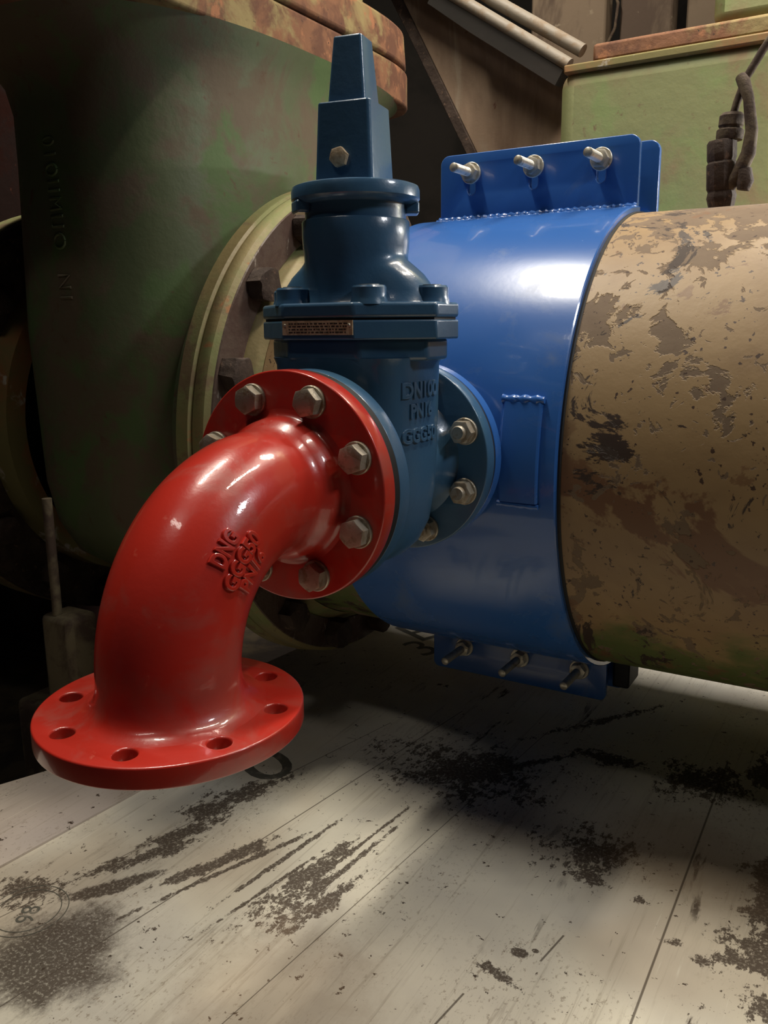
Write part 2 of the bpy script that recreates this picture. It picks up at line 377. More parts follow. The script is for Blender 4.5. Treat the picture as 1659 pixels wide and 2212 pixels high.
def holed_plate(loops, z0, z1, bevel=1.2):
    """a plate with real holes: loops[0] is the outline, the others are the holes; returns a bmesh in mm"""
    cu = bpy.data.curves.new('tmp', 'CURVE'); cu.dimensions = '2D'; cu.fill_mode = 'BOTH'
    for lp in loops:
        sp = cu.splines.new('POLY'); sp.points.add(len(lp) - 1); sp.use_cyclic_u = True
        for p, (x, y) in zip(sp.points, lp): p.co = (x, y, 0, 1)
    cu.extrude = (z1 - z0) / 2 - bevel; cu.bevel_depth = bevel; cu.bevel_resolution = 2; cu.offset = -bevel
    o = bpy.data.objects.new('tmp', cu); COL.objects.link(o)
    dg = bpy.context.evaluated_depsgraph_get(); dg.update()
    me = bpy.data.meshes.new_from_object(o.evaluated_get(dg))
    bm = bmesh.new(); bm.from_mesh(me)
    bmesh.ops.remove_doubles(bm, verts=bm.verts, dist=.01)
    bmesh.ops.transform(bm, matrix=T(0, 0, (z0 + z1) / 2), verts=bm.verts)
    bpy.data.objects.remove(o); bpy.data.curves.remove(cu); bpy.data.meshes.remove(me)
    return bm

def text_bm(body, size, depth, bevel=.35, space=1.0, offset=0.0, subdiv=0):
    cu = bpy.data.curves.new('txt', 'FONT'); cu.body = body; cu.size = size; cu.extrude = depth; cu.bevel_depth = bevel
    cu.bevel_resolution = 1; cu.align_x = 'CENTER'; cu.align_y = 'CENTER'; cu.space_character = space; cu.offset = offset
    cu.resolution_u = 4
    o = bpy.data.objects.new('txt', cu); COL.objects.link(o)
    dg = bpy.context.evaluated_depsgraph_get(); dg.update()
    me = bpy.data.meshes.new_from_object(o.evaluated_get(dg))
    bm = bmesh.new(); bm.from_mesh(me)
    bpy.data.objects.remove(o); bpy.data.curves.remove(cu); bpy.data.meshes.remove(me)
    return bm

HEX = [(math.cos(math.radians(60 * i)), math.sin(math.radians(60 * i))) for i in range(6)]
def hexagon(af, rot=0):
    R_ = af / math.sqrt(3); c, s = math.cos(math.radians(rot)), math.sin(math.radians(rot))
    return [(R_ * (x * c - y * s), R_ * (x * s + y * c)) for x, y in HEX]

def add_hex(bm, af, z0, z1, rot, mtx, chamfer=1.2, both=False):
    """hex head whose top is chamfered round"""
    rings = []
    seg = 48
    def hexr(a):
        a = math.radians((math.degrees(a) - rot) % 60 - 30); return af / 2 / math.cos(a)
    def ring(f, z): rings.append([bm.verts.new(mtx @ Vector((f(2 * PI * i / seg + math.radians(rot)) * math.cos(2 * PI * i / seg + math.radians(rot)), f(2 * PI * i / seg + math.radians(rot)) * math.sin(2 * PI * i / seg + math.radians(rot)), z))) for i in range(seg)])
    d = z1 - z0
    ring(lambda a: hexr(a), z0)
    for q in (1.5, .8, .3): ring(lambda a: hexr(a), z1 - chamfer * 2 - 0 if q == 1.5 else z1 - chamfer * 2)
    rings = rings[:1]
    # the side rises to where the cone of the chamfer cuts it
    rc = af / 2 * .95
    def side(a): return hexr(a)
    top = []
    for i in range(seg):
        a = 2 * PI * i / seg + math.radians(rot); r = hexr(a)
        z = z1 - (r - rc) * .5
        top.append(bm.verts.new(mtx @ Vector((r * math.cos(a), r * math.sin(a), z))))
    rings.append(top)
    rings.append([bm.verts.new(mtx @ Vector((rc * math.cos(2 * PI * i / seg + math.radians(rot)), rc * math.sin(2 * PI * i / seg + math.radians(rot)), z1))) for i in range(seg)])
    for a, b in zip(rings, rings[1:]):
        for i in range(seg): bm.faces.new((a[i], a[(i + 1) % seg], b[(i + 1) % seg], b[i]))
    bm.faces.new(rings[-1]); bm.faces.new(rings[0][::-1])
    loose = [v for v in bm.verts if not v.link_faces]
    bmesh.ops.delete(bm, geom=loose, context='VERTS')
    return bm

def hex_bolt(parent, p, mtx_dir, rot, af=24, head=10.5, washer_r=15.5, washer_t=3, label=None, shank=None, mat='bolt'):
    """head of a bolt on a washer; local +z points away from the plate"""
    m = T(*p) @ mtx_dir
    bm = bmesh.new(); add_hex(bm, af, washer_t, washer_t + head, rot, m)
    if shank: add_lathe(bm, [(0, 0), (8, 0), (8, -shank), (0, -shank)], 20, m)
    o = obj('hex_bolt', bm, M[mat], parent)
    w = obj('washer', lathe([(8.6, 0), (washer_r, 0), (washer_r, washer_t * .7), (washer_r - .8, washer_t), (8.6, washer_t)], 40, m, closed=True), M[mat], o)
    if label: o['label'] = label
    return o

def stud(parent, p, mtx_dir, length, d=12, af=22, rot=10, washer_r=15.5, name='threaded_stud', mat='steel', label=None, nut_t=11):
    m = T(*p) @ mtx_dir
    # threaded rod as a helix-like ribbed lathe
    prof = [(0, -28)] + [(d / 2, -28)]
    z = 0.0
    while z < length - 1.2:
        prof += [(d / 2 - .45, z), (d / 2, z + .75)]; z += 1.5
    prof += [(d / 2, length - 1.0), (d / 2 - 1.0, length), (0, length)]
    o = obj(name, lathe(prof, 24, m), M[mat], parent, smooth=50)
    if label: o['label'] = label
    bm = bmesh.new(); add_hex(bm, af, 3, 3 + nut_t, rot, m)
    obj('nut', bm, M[mat], o)
    obj('washer', lathe([(d / 2 + .5, 0), (washer_r, 0), (washer_r, 2), (washer_r - .8, 2.8), (d / 2 + .5, 2.8)], 36, m, closed=True), M[mat], o)
    return o

# ------------------------------------------------------------------ setting
FZ = -500
fl = obj('floor', prism([(-700, -420), (1000, -420), (1000, 2300), (-700, 2300), (-520, 1500), (-468, 1042), (-514, 767), (-529, 602), (-519, 163), (-571, 38), (-640, -150)][::1], FZ - 14, FZ), M['floor'])
tag(fl, kind='structure')
sh = obj('floor_sheet', prism([(-900, -420), (-700, -420), (-415, -420), (-398, -87), (-381, 147), (-376, 330), (-400, 560), (-527, 602), (-519, 163), (-571, 38), (-640, -150)], 0, 3.0, T(0, 0, FZ + .2)), M['floor2'], fl)
pit = tag(obj('floor', box(-4000, 4000, -3000, 4500, FZ - 330, FZ - 300), M['pit']), kind='structure')
tag(obj('wall_back', box(-4000, 4000, 2700, 2800, FZ - 300, 3200), M['wall']), kind='structure')
tag(obj('wall_left', box(-4000, -3900, -3000, 2700, FZ - 300, 3200), M['wall']), kind='structure')
tag(obj('ceiling', box(-4000, 4000, -3000, 2800, 3200, 3300), M['wall']), kind='structure')

# printed marks on the sheets
def floor_print(body, x, y, size, rot, sx=1.0, sy=1.0):
    bm = text_bm(body, size, .01, bevel=0)
    m = T(x, y, FZ + .35) @ R(rot, 'Z') @ Matrix.Diagonal((sx, sy, 1, 1))
    obj('printed_mark', bm, M['print'], fl, m, recalc=False)
floor_print('0', -268, 282, 135, 62, 1.2)
floor_print('E', -345, 905, 150, 66)
floor_print('3', -295, 825, 120, 66)
floor_print('98', -293, -122, 30, 120)
for r in (44, 36):
    obj('printed_mark', lathe([(r, 0), (r + 1.0, 0), (r + 1.0, .1), (r, .1)], 72, T(-300, -118, FZ + .3), closed=True), M['print'], fl)

# ------------------------------------------------------------------ big pipe
PY, PZ, PR = 607, -19, 318
PA = math.radians(-0.9)
def along_x(prof, seg=128, **k): return lathe([(r, x) for x, r in prof], seg, T(0, PY, PZ) @ Z2X, **k)
bp_ = obj('steel_pipe', along_x([(-300, 300), (-300, PR), (1500, PR), (1500, 300)], closed=True), M['pipe'])
tag(bp_, 'thick horizontal pipe with chipped tan paint under the blue clamp', 'pipe')

# its bolted flange pair beside the green valve body
pf = empty('pipe_flange', (-330, PY, PZ - 395))
tag(pf, 'round yellow-green flange pair with rusty bolts between tan pipe and green valve body', 'flange')
inv = pf.matrix_world
def put(o, root):
    o.parent = root; o.location = -root.location
    return o
put(obj('flange_plate', lathe([(300, -356), (386, -356), (394, -350), (394, -329), (390, -326), (300, -326)], 160, T(0, PY, PZ) @ Z2X, closed=True), M['yellow']), pf)
face = put(obj('flange_face', lathe([(322, -325), (389, -325), (391, -321), (390, -304), (384, -297), (322, -297)], 160, T(0, PY, PZ) @ Z2X, closed=True), M['yellow']), pf)
put(obj('rusted_ring', lathe([(334, -297.5), (384, -297.5), (383, -294.5), (335, -294.5)], 160, T(0, PY, PZ) @ Z2X, closed=True), M['darkface']), pf)
put(obj('hub', lathe([(319, -298), (333, -298), (330, -290), (319, -270)], 128, T(0, PY, PZ) @ Z2X, closed=True), M['yellow']), pf)
for k in range(16):
    a = math.radians(22.5 * k + 5)
    y, z = PY + 356 * math.cos(a), PZ + 356 * math.sin(a)
    bm = bmesh.new(); m = T(-295, y, z) @ Z2X
    add_hex(bm, 44, 0, 26, 13 * k, m)
    for v in bm.verts: v.co += noise.noise_vector(v.co * .06) * 3.5
    put(obj('rusty_bolt', bm, M['darkrust']), pf)

# ------------------------------------------------------------------ large green valve
gv = empty('large_valve', (-635, PY, -280))
tag(gv, 'large dark green cast valve body with rusty top flange, left of the blue valve', 'valve')
def loft(loops, zs, cap=True):
    bm = bmesh.new(); rings = [[bm.verts.new((x, y, z)) for x, y in lp] for lp, z in zip(loops, zs)]
    n = len(rings[0])
    for a, b in zip(rings, rings[1:]):
        for i in range(n): bm.faces.new((a[i], a[(i + 1) % n], b[(i + 1) % n], b[i]))
    if cap: bm.faces.new(rings[0][::-1]); bm.faces.new(rings[-1])
    return bm
zs, lps = [], []
for z, a, b in [(-285, 60, 100), (-280, 108, 175), (-262, 162, 245), (-225, 197, 298), (-170, 214, 330), (-100, 221, 345), (150, 225, 353), (400, 225, 342), (480, 226, 341), (520, 230, 352), (545, 237, 378), (562, 244, 410), (576, 249, 438)]:
    zs.append(z); lps.append(superell(a, b, 2.7, 120, -607, PY))
put(obj('valve_body', loft(lps, zs), M['green']), gv)
put(obj('bonnet_flange', loft([superell(258, 500, 6, 160, -638, 526)] * 2, (574, 640)), M['rust'], bevel=5, seg=3), gv)
put(obj('bonnet_cover', loft([superell(262, 488, 6, 160, -638, 526), superell(258, 484, 6, 160, -638, 526)], (643, 712)), M['rust'], bevel=7, seg=3), gv)
put(obj('bonnet_dome', loft([superell(245, 330, 3, 96, -640, PY), superell(235, 322, 3, 96, -640, PY)], (712, 1000)), M['yellow'], bevel=5), gv)
put(obj('neck', lathe([(300, -430), (330, -420), (326, -356), (300, -356)], 96, T(0, PY, PZ) @ Z2X, closed=True), M['green']), gv)
# cast lettering on the body, worn past reading: rings and bars
def on_body(x, z):
    b = 353 + (342 - 353) * max(0, (z - 150)) / 250
    return PY - b * max(0, 1 - (abs(x + 607) / 225) ** 2.7) ** (1 / 2.7)
zz = 432
for kind, h in [('o', 14), ('i', 16), ('o', 20), ('u', 20), ('m', 22), ('u', 22), ('o', 26), (' ', 26), ('n', 26), ('i', 12)]:
    z1 = zz - h; bm = bmesh.new()
    def P(u, v):          # u across (x), v up
        x = -624 + 1.5 * u + (430 - v) * .10
        return Vector((x, on_body(x, v), v))
    def bar(*uv): tube([P(*q) for q in uv], 2.2, 8, True, bm)
    if kind == 'o': tube([P(8 * math.cos(t * PI / 6), (zz + z1) / 2 + (h * .40) * math.sin(t * PI / 6)) for t in range(13)], 2.2, 8, False, bm)
    elif kind == 'u': bar((9, zz - 3), (-8, zz - 3), (-8, z1 + 4), (9, z1 + 4))
    elif kind == 'm': bar((-8, zz - 3), (9, zz - 4), (0, (zz + z1) / 2), (9, z1 + 4), (-8, z1 + 3))
    elif kind == 'i': bar((-8, zz - h / 2), (0, zz - h / 2), (9, zz - h / 2))
    elif kind == 'n': bar((-8, zz - 3), (9, zz - 3), (-8, z1 + 5), (9, z1 + 5))
    if kind != ' ': put(obj('cast_letter', bm, M['green'], smooth=60), gv)
    zz = z1 - 4

# left side of the large valve: the flange pair and pipe running on
pl = empty('pipe_flange', (-930, PY, PZ - 400))
tag(pl, 'tan and green flange rim at the left edge, behind the large green valve', 'flange')
put(obj('flange_plate', lathe([(300, -1000), (404, -1000), (406, -940), (404, -936), (300, -936)], 128, T(0, PY, PZ) @ Z2X, closed=True), M['yellow']), pl)
put(obj('flange_plate', lathe([(300, -932), (404, -932), (404, -880), (398, -874), (300, -874)], 128, T(0, PY, PZ) @ Z2X, closed=True), M['darkrust']), pl)  # dark rust colour stands in for shade on this inner plate
put(obj('neck', lathe([(280, -874), (318, -874), (318, -822), (280, -822)], 96, T(0, PY, PZ) @ Z2X, closed=True), M['orangepaint']), pl)
for k in range(16):
    a = math.radians(22.5 * k + 8); bm = bmesh.new(); m = T(-874, PY + 362 * math.cos(a), PZ + 362 * math.sin(a)) @ Z2X
    add_hex(bm, 44, 0, 26, 17 * k, m); put(obj('rusty_bolt', bm, M['darkrust']), pl)
p2 = obj('steel_pipe', lathe([(290, -2600), (318, -2600), (318, -1000), (290, -1000)], 96, T(0, PY, PZ) @ Z2X, closed=True), M['orangepaint'])
tag(p2, 'dark worn pipe running away at the far left behind the large valve', 'pipe')

# red-brown casing far left
rc = obj('machine_casing', box(-2600, -1580, 955, 1800, FZ - 300, 862), M['redbrown'], bevel=14, seg=3)
tag(rc, 'dark red machine casing at the upper left edge', 'machine')

# plinth and small pipes below the large valve
pb = obj('support_block', box(-628, -560, 174, 232, -440, -285), M['plinth'], bevel=10, seg=2)
tag(pb, 'dirty squared support block under the large green valve', 'block')
pb2 = obj('pit_ledge', box(-700, -545, 165, 400, -800, -440), M['plinth'], bevel=12, seg=2)
tag(pb2, 'dirty wide concrete ledge under the small support block, at the left behind the red elbow', 'ledge')
ps = obj('drain_pipe', tube([(-600, 187, -100), (-600, 187, -180), (-600, 187, -286)], 7.5, 16), M['plinth'])
tag(ps, 'thin upright grey drain pipe standing on the support block', 'pipe')
pk = obj('fallen_bar', tube([(-960, -40, -640), (-800, 60, -560), (-700, 120, -520)], 13, 14), M['rust'])
tag(pk, 'rusty bar leaning in the dark pit at the left edge', 'bar')

# ------------------------------------------------------------------ back right casing
bc = empty('pump_casing', (300, 1250, FZ))
tag(bc, 'light green cast casing with rusty top flange behind the tan pipe, upper right', 'machine')
put(obj('casing_body', box(-104, 1300, 1000, 1600, 40, 612), M['lightgreen'], bevel=32, seg=5), bc)
put(obj('rust_edge', box(-92, 1290, 996, 1590, 602, 617), M['orangepaint'], bevel=3), bc)
put(obj('top_flange', box(-42, 1290, 1006, 1580, 616, 648), M['rust'], bevel=6, seg=2), bc)
put(obj('upper_body', box(158, 1290, 1030, 1500, 648, 1300), M['lightgreen'], bevel=20, seg=3), bc)

# sensor cable and its plug on the pipe
sc = empty('cable_connector', (260, 660, 299))
tag(sc, 'rusty cable gland and connector standing on top of the tan pipe', 'connector')
put(obj('connector_body', lathe([(0, -12), (15, -10), (19, 8), (20, 12), (18, 20), (20, 24), (20, 55), (18, 58), (19.5, 62), (19.5, 82), (18, 85), (0, 85)], 10, T(262, 660, 308) @ R(-3, 'Y') @ R(2, 'X')), M['darkrust'], smooth=30), sc)
put(obj('gland_nut', lathe([(0, 85), (17, 85), (18, 89), (18, 97), (15, 99), (15, 101), (16.5, 103), (16.5, 115), (13, 119), (0, 119)], 12, T(262, 660, 308) @ R(3, 'Y')), M['cable'], smooth=30), sc)
br = [(268, 655, 330), (282, 650, 344), (294, 648, 372), (296, 648, 400), (289, 650, 440), (281, 652, 462), (276, 655, 470)]
put(obj('side_arm', tube(br, [9, 10, 9.5, 8, 7, 8.5, 7], 12), M['cable']), sc)
put(obj('side_plug', tube([(291, 646, 352), (293, 646, 336), (291, 646, 325)], [9, 11, 8], 12), M['darkrust']), sc)
cb = obj('sensor_cable', tube([(268, 660, 418), (273, 660, 440), (282, 660, 468), (300, 662, 500), (322, 664, 535), (352, 668, 572), (420, 680, 640), (560, 720, 720)], 5.2, 12), M['cable'])
tag(cb, 'thin dusty cable rising to the right edge in front of the light green casing', 'cable')

# ------------------------------------------------------------------ stair stringer, rail, posts
ss = empty('leaning_plate', (-300, 1320, 350))
tag(ss, 'broad dusty brown steel plate slanting down behind the blue valve, left of the green casing', 'plate')
put(obj('web', prism([(-760, 1160), (-603, 905), (-406, 545), (-300, 350), (60, 350), (60, 640), (-214, 683), (-360, 784), (-560, 920)], -1312, -1300, Z2MY), M['concrete'], bevel=2), ss)
put(obj('edge_strip', prism([(-788, 1180), (-631, 905), (-432, 545), (-326, 350), (-300, 350), (-406, 545), (-603, 905), (-760, 1180)], -1330, -1296, Z2MY), M['darkrust'], bevel=2), ss)
put(obj('top_ledge', prism([(-640, 980), (-360, 790), (-150, 645), (-140, 665), (-350, 812), (-640, 1010)], -1330, -1220, Z2MY), M['wall'], bevel=3), ss)
rl = empty('hand_rail', (-200, 1150, 700))
tag(rl, 'grey twin rail sloping down to the light green casing', 'rail')
put(obj('rail_tube', tube([(-420, 1140, 848), (-330, 1140, 788), (-132, 1140, 656)], 13, 16), M['rail']), rl)
put(obj('rail_tube', tube([(-400, 1160, 880), (-310, 1160, 812), (-112, 1160, 684)], 13, 16), M['rail']), rl)
put(obj('rail_channel', tube([(-440, 1150, 838), (-340, 1150, 765), (-150, 1150, 636)], 22, 4), M['wall']), rl)  # near-black colour stands in for the shadow band below the rail
for x0, x1, nm in [(-520, -300, 'broad brown post behind the sloping rail'), (-262, -120, 'brown post left of the upper green casing, second from the left'), (-85, 60, 'brown post just left of the upper green casing')]:
    o = obj('wall_post', box(x0, x1, 1900, 1960, 820, 3190), M['post'], bevel=6)
    tag(o, nm, 'post')
wr = obj('hanging_wire', tube([(-300, 1880, 1200), (-285, 1880, 1060), (-262, 1880, 1000), (-268, 1880, 940), (-300, 1880, 880)], 4, 8), M['cable'])
tag(wr, 'thin wire hanging in front of the brown posts', 'wire')

# ------------------------------------------------------------------ blue branch clamp
CR, CT = 327, 7
cl = empty('branch_clamp', (0, PY, PZ - 420))
tag(cl, 'royal blue two-part pipe clamp with bolted tabs and flanged branch around tan pipe', 'clamp')
def shell(a0, a1, x0, x1, n=72):
    """half shell of the collar between angles (deg, 0 = +z, 90 = -y)"""
    bm = bmesh.new(); xs = [x0, x0 + 1.5] + [x0 + 1.5 + (x1 - x0 - 3) * i / 6 for i in range(1, 6)] + [x1 - 1.5, x1]
    ro = [CR - 1.5] + [CR] * 7 + [CR - 1.5]
    G = []
    for i in range(n + 1):
        a = math.radians(a0 + (a1 - a0) * i / n)
        row = []
        for x, r in zip(xs, ro): row.append(bm.verts.new((x, PY - r * math.sin(a), PZ + r * math.cos(a))))
        for x in (x1, x0): row.append(bm.verts.new((x, PY - (CR - CT) * math.sin(a), PZ + (CR - CT) * math.cos(a))))
        G.append(row)
    k = len(G[0])
    for i in range(n):
        for j in range(k): bm.faces.new((G[i][j], G[i][(j + 1) % k], G[i + 1][(j + 1) % k], G[i + 1][j]))
    bm.faces.new(G[0]); bm.faces.new(G[-1][::-1])
    return bm
XL, XR = -150, 171
put(obj('front_shell', shell(4, 176, XL, XR), M['clampblue']), cl)
put(obj('back_shell', shell(184, 356, XL, XR), M['clampblue']), cl)
put(obj('rubber_seal', lathe([(PR + .5, XL + 4), (CR - CT, XL + 4), (CR - CT, XR + 2.5), (PR + .5, XR + 4)], 128, T(0, PY, PZ) @ Z2X, closed=True), M['rubber']), cl)
BX = (-80, 18, 116)
def slot(cx, cy, w, h, n=8):
    out = []
    for i in range(n + 1): a = PI * i / n; out.append((cx + w * math.cos(a), cy + h + w * math.sin(a)))
    for i in range(n + 1): a = PI + PI * i / n; out.append((cx + w * math.cos(a), cy - h + w * math.sin(a)))
    return out
def tab(y, sign, x0, x1):
    """plate in the xz plane at y (front face), holes are upright slots"""
    t = 11
    if sign > 0: loops = [rrect(x0, x1, 300, 400, 14, corners=(1, 1, 0, 0))] + [slot(bx, 363, 6.5, 15) for bx in BX]
    else: loops = [rrect(x0, x1, -415, -328, 10, corners=(0, 0, 1, 1))] + [slot(bx, -362, 6.5, 15) for bx in BX]
    return holed_plate(loops, -y - t, -y, 1.5)
# Z2MY maps local (x, y, z) to (x, -z, y)
put(obj('front_tab', tab(580, 1, -131, 168), M['clampblue'], mtx=Z2MY), cl)
put(obj('back_tab', tab(634, 1, -120, 181), M['clampblue'], mtx=Z2MY), cl)
put(obj('front_tab', tab(575, -1, -138, 158), M['clampblue'], mtx=Z2MY), cl)
put(obj('back_tab', tab(634, -1, -130, 170), M['clampblue'], mtx=Z2MY), cl)
def bead(path, r, jit=.45, step=3.2):
    P = [Vector(p) for p in path]; pts = []; rad = []
    for a, b in zip(P, P[1:]):
        n = max(2, int((b - a).length / step))
        for i in range(n):
            pts.append(a.lerp(b, i / n)); rad.append(r * (1 + jit * (.5 + .5 * math.sin(len(pts) * 1.9)) * random.uniform(.5, 1)))
    pts.append(P[-1]); rad.append(r)
    return tube(pts, rad, 10)
put(obj('weld_bead', bead([(-131, 579, 306), (168, 579, 306)], 4.6, .6), M['clampblue']), cl)
put(obj('weld_bead', bead([(-133, 574, 302.5), (170, 574, 302.5)], 4.0, .6), M['clampblue']), cl)
put(obj('weld_bead', bead([(-138, 573, -343), (158, 573, -343)], 3.2), M['clampblue']), cl)
# identification pad welded on the front
def pad_pt(x, z, out): 
    a = math.acos(max(-1, min(1, (z - PZ) / CR))); r = CR + out
    return (x, PY - r * math.sin(a), PZ + r * math.cos(a))
bm = bmesh.new(); G = []
for i in range(13):
    z = 63 - 115 * i / 12; G.append([bm.verts.new(pad_pt(x, z, o)) for x, o in ((104, -1), (104, 5), (106, 6.5), (149, 6.5), (151, 5), (151, -1))])
for a, b in zip(G, G[1:]):
    for j in range(5): bm.faces.new((a[j], a[j + 1], b[j + 1], b[j]))
bm.faces.new(G[0]); bm.faces.new(G[-1][::-1])
put(obj('welded_pad', bm, M['clampblue']), cl)
put(obj('weld_bead', bead([pad_pt(102, 66, 3), pad_pt(153, 66, 3)], 4, .6, 4), M['clampblue']), cl)
put(obj('weld_bead', bead([pad_pt(101, -55, 3), pad_pt(152, -56, 3)], 3, .5, 4), M['clampblue']), cl)
put(obj('weld_bead', bead([pad_pt(103, 62 - 9.6 * i, 1) for i in range(12)], 1.6, .5, 4), M['clampblue']), cl)
# studs
for k, bx in enumerate(BX):
    w = ('left', 'middle', 'right')[k]
    put(stud(None, (bx, 580, 372), Z2MY, 60, rot=8 + 25 * k, d=13), cl)
    put(stud(None, (bx, 575, -371), Z2MY, 74, rot=20 + 25 * k, d=12.5), cl)
    # heads of the studs on the back tabs
    for z in (372, -371):
        bm = bmesh.new(); m = T(bx, 645, z) @ Z2Y; add_hex(bm, 22, 0, 12, 10, m); add_lathe(bm, [(0, 12), (6.5, 12), (6.5, 22), (0, 22)], 16, m)
        add_lathe(bm, [(0, 0), (6, 0), (6, -60), (0, -60)], 16, m)
        put(obj('stud_end', bm, M['steel']), cl)
put(obj('rubber_block', box(160, 186, 600, 660, -400, -345), M['rubber'], bevel=4), cl)
# branch: stub and flange
put(obj('branch_stub', lathe([(54, 262), (61, 262), (61, 300), (54, 300)], 64, Z2Y, closed=True), M['clampblue']), cl)
put(obj('branch_flange', lathe([(50, 252), (106, 252), (109, 254), (109.5, 268), (107, 270), (50, 270)], 128, Z2Y, closed=True), M['clampblue']), cl)
put(obj('weld_bead', bead([(66 * math.cos(t * PI / 24), 290 + 0.5 * (66 * math.sin(t * PI / 24)) ** 2 / 327 * 0, 66 * math.sin(t * PI / 24)) for t in range(49)], 5, .3), M['clampblue']), cl)

# ------------------------------------------------------------------ blue gate valve
V = empty('gate_valve', (0, 134, -112))
tag(V, 'blue cast gate valve with square stem cap, between red elbow and clamp branch', 'valve')
VY = 134
RA = 112
# body: flow tube, chest and bonnet boss in one casting
HOLES8 = [circ(9, 90 * math.cos(math.radians(22.5 + 45 * k)), 90 * math.sin(math.radians(22.5 + 45 * k)), 24) for k in range(8)]
put(obj('front_flange', holed_plate([circ(RA - 1, n=128)] + HOLES8 + [circ(50, n=64)], -48, -29, 1.2), M['valve'], mtx=Z2MY), V)
put(obj('rear_flange', holed_plate([circ(RA - 1, n=128)] + HOLES8 + [circ(50, n=64)], -246, -226, 1.5), M['valve'], mtx=Z2MY), V)
put(obj('gasket', lathe([(50, 19.6), (111, 19.6), (111, 29), (50, 29)], 96, Z2Y, closed=True), M['rubber']), V)
put(obj('gasket', lathe([(50, 246), (109, 246), (109, 252), (50, 252)], 96, Z2Y, closed=True), M['rubber']), V)
# chest: sections at several heights
OCT = lambda a, y1, x2, b: [(a, -y1), (a, y1), (x2, b), (-x2, b), (-a, y1), (-a, -y1), (-x2, -b), (x2, -b)]
lps, zs = [], []
for z, a, b in [(-103, 8, 6), (-101, 28, 22), (-94, 46, 38), (-80, 60, 50), (-57, 71, 57), (-20, 77, 61), (20, 79, 62), (60, 80, 63), (112, 81, 64), (120, 84, 66)]:
    zs.append(z); lps.append(superell(a, b, 3.6, 96, 0, VY))
body = loft(lps, zs)
add_lathe(body, [(0, 44), (76, 44), (68, 52), (64, 62), (64, 206), (68, 217), (77, 228), (0, 228)], 72, Z2Y)
put(obj('body', body, M['valve'], smooth=50), V)
def octp(s, a=107, y1=24, x2=42, b=75): return [(x, y + VY) for x, y in OCT(a * s, y1 * s, x2 * s, b * s)]
oct_boss = prism([(x, y + VY) for x, y in OCT(96, 22, 42, 66)], 117, 139)
put(obj('bonnet_boss', oct_boss, M['valve'], bevel=4, seg=3), V)
put(obj('lower_bonnet_flange', prism(octp(1), 138, 157), M['valve'], bevel=2, seg=3), V)
put(obj('upper_bonnet_flange', prism(octp(1.003), 159, 174), M['valve'], bevel=3.5, seg=4), V)
put(obj('bonnet_gasket', prism(octp(.97), 156, 160), M['rubber']), V)
# bonnet: round neck that spreads into two shoulders along x
lps, zs = [], []
def bonnet_loop(rc, a, b, n=2.6, seg=128):
    out = []
    for i in range(seg):
        t = 2 * PI * i / seg
        r2 = 1 / ((abs(math.cos(t)) / a) ** n + (abs(math.sin(t)) / b) ** n) ** (1 / n)
        k = 3.5
        r = rc + k * math.log1p(math.exp((r2 - rc) / k)) if (r2 - rc) / k < 30 else r2
        out.append((r * math.cos(t), VY + r * math.sin(t)))
    return out
for z, rc, a, b in [(172, 58, 95, 47), (176, 54, 91, 43), (186, 53, 87, 40), (194, 53, 82, 38), (202, 53, 75, 37), (210, 53, 65, 35), (217, 53.5, 52, 31), (223, 54, 36, 26), (230, 55, 25, 20), (240, 55.5, 20, 16), (255, 55.5, 20, 16), (256.5, 54.5, 20, 16)]:
    zs.append(z); lps.append(bonnet_loop(rc, a, b))
put(obj('bonnet', loft(lps, zs), M['valve'], smooth=50), V)
put(obj('neck', lathe([(0, 250), (52, 250), (52, 270), (53, 277), (0, 277)], 72, T(0, VY, 0)), M['valve'], bevel=0), V)
put(obj('gland_flange', lathe([(0, 271), (50, 271), (58, 272), (63, 274), (65.5, 277), (65.5, 285), (64, 289), (60, 290.5), (56, 289.5), (0, 289.5)], 96, T(0, VY, 0), ex=1.02, ey=.97), M['valve']), V)
for a in (32, 150, 230):
    put(obj('gland_lug', prism(rrect(50, 65, -12, 12, 3), 263, 275, T(0, VY, 0) @ R(a, 'Z')), M['valve'], bevel=2), V)
# bonnet bolts: round capped heads
for i, (x, y) in enumerate([(-46, -50), (46, -50), (88, 0), (-88, 0), (46, 50), (-46, 50)]):
    o = put(obj('bonnet_bolt', lathe([(0, 172), (19, 172), (18, 176), (17, 179), (17, 188), (15.5, 190), (0, 190)], 40, T(x, VY + y, 0)), M['valve']), V)
    w = obj('bolt_plug', lathe([(0, 189.5), (10.5, 189.5), (10, 191), (0, 191.4)], 30, T(x, VY + y, 0)), M['wax'], o)
# square stem cap, two steps
def sq(h): return [(-h, -h), (h, -h), (h, h), (-h, h)]
cm = T(0, VY, 0) @ R(10, 'Z')
cap = put(obj('stem_cap', prism(rrect(-31.5, 31.5, -31.5, 31.5, 5, 5), 288, 367, cm, rrect(-28, 28, -28, 28, 4.5, 5)), M['valve'], bevel=1.6, seg=3), V)
put(obj('stem_nut', prism(rrect(-20.5, 20.5, -20.5, 20.5, 3.5, 5), 365, 429, cm, rrect(-15, 15, -15, 15, 3, 5)), M['valve'], bevel=1.8, seg=3), V)
bm = bmesh.new(); add_hex(bm, 17, -2, 6, 12, cm @ T(-3, -30.5, 314) @ Z2MY, )
put(obj('set_screw', bm, M['brass']), V)
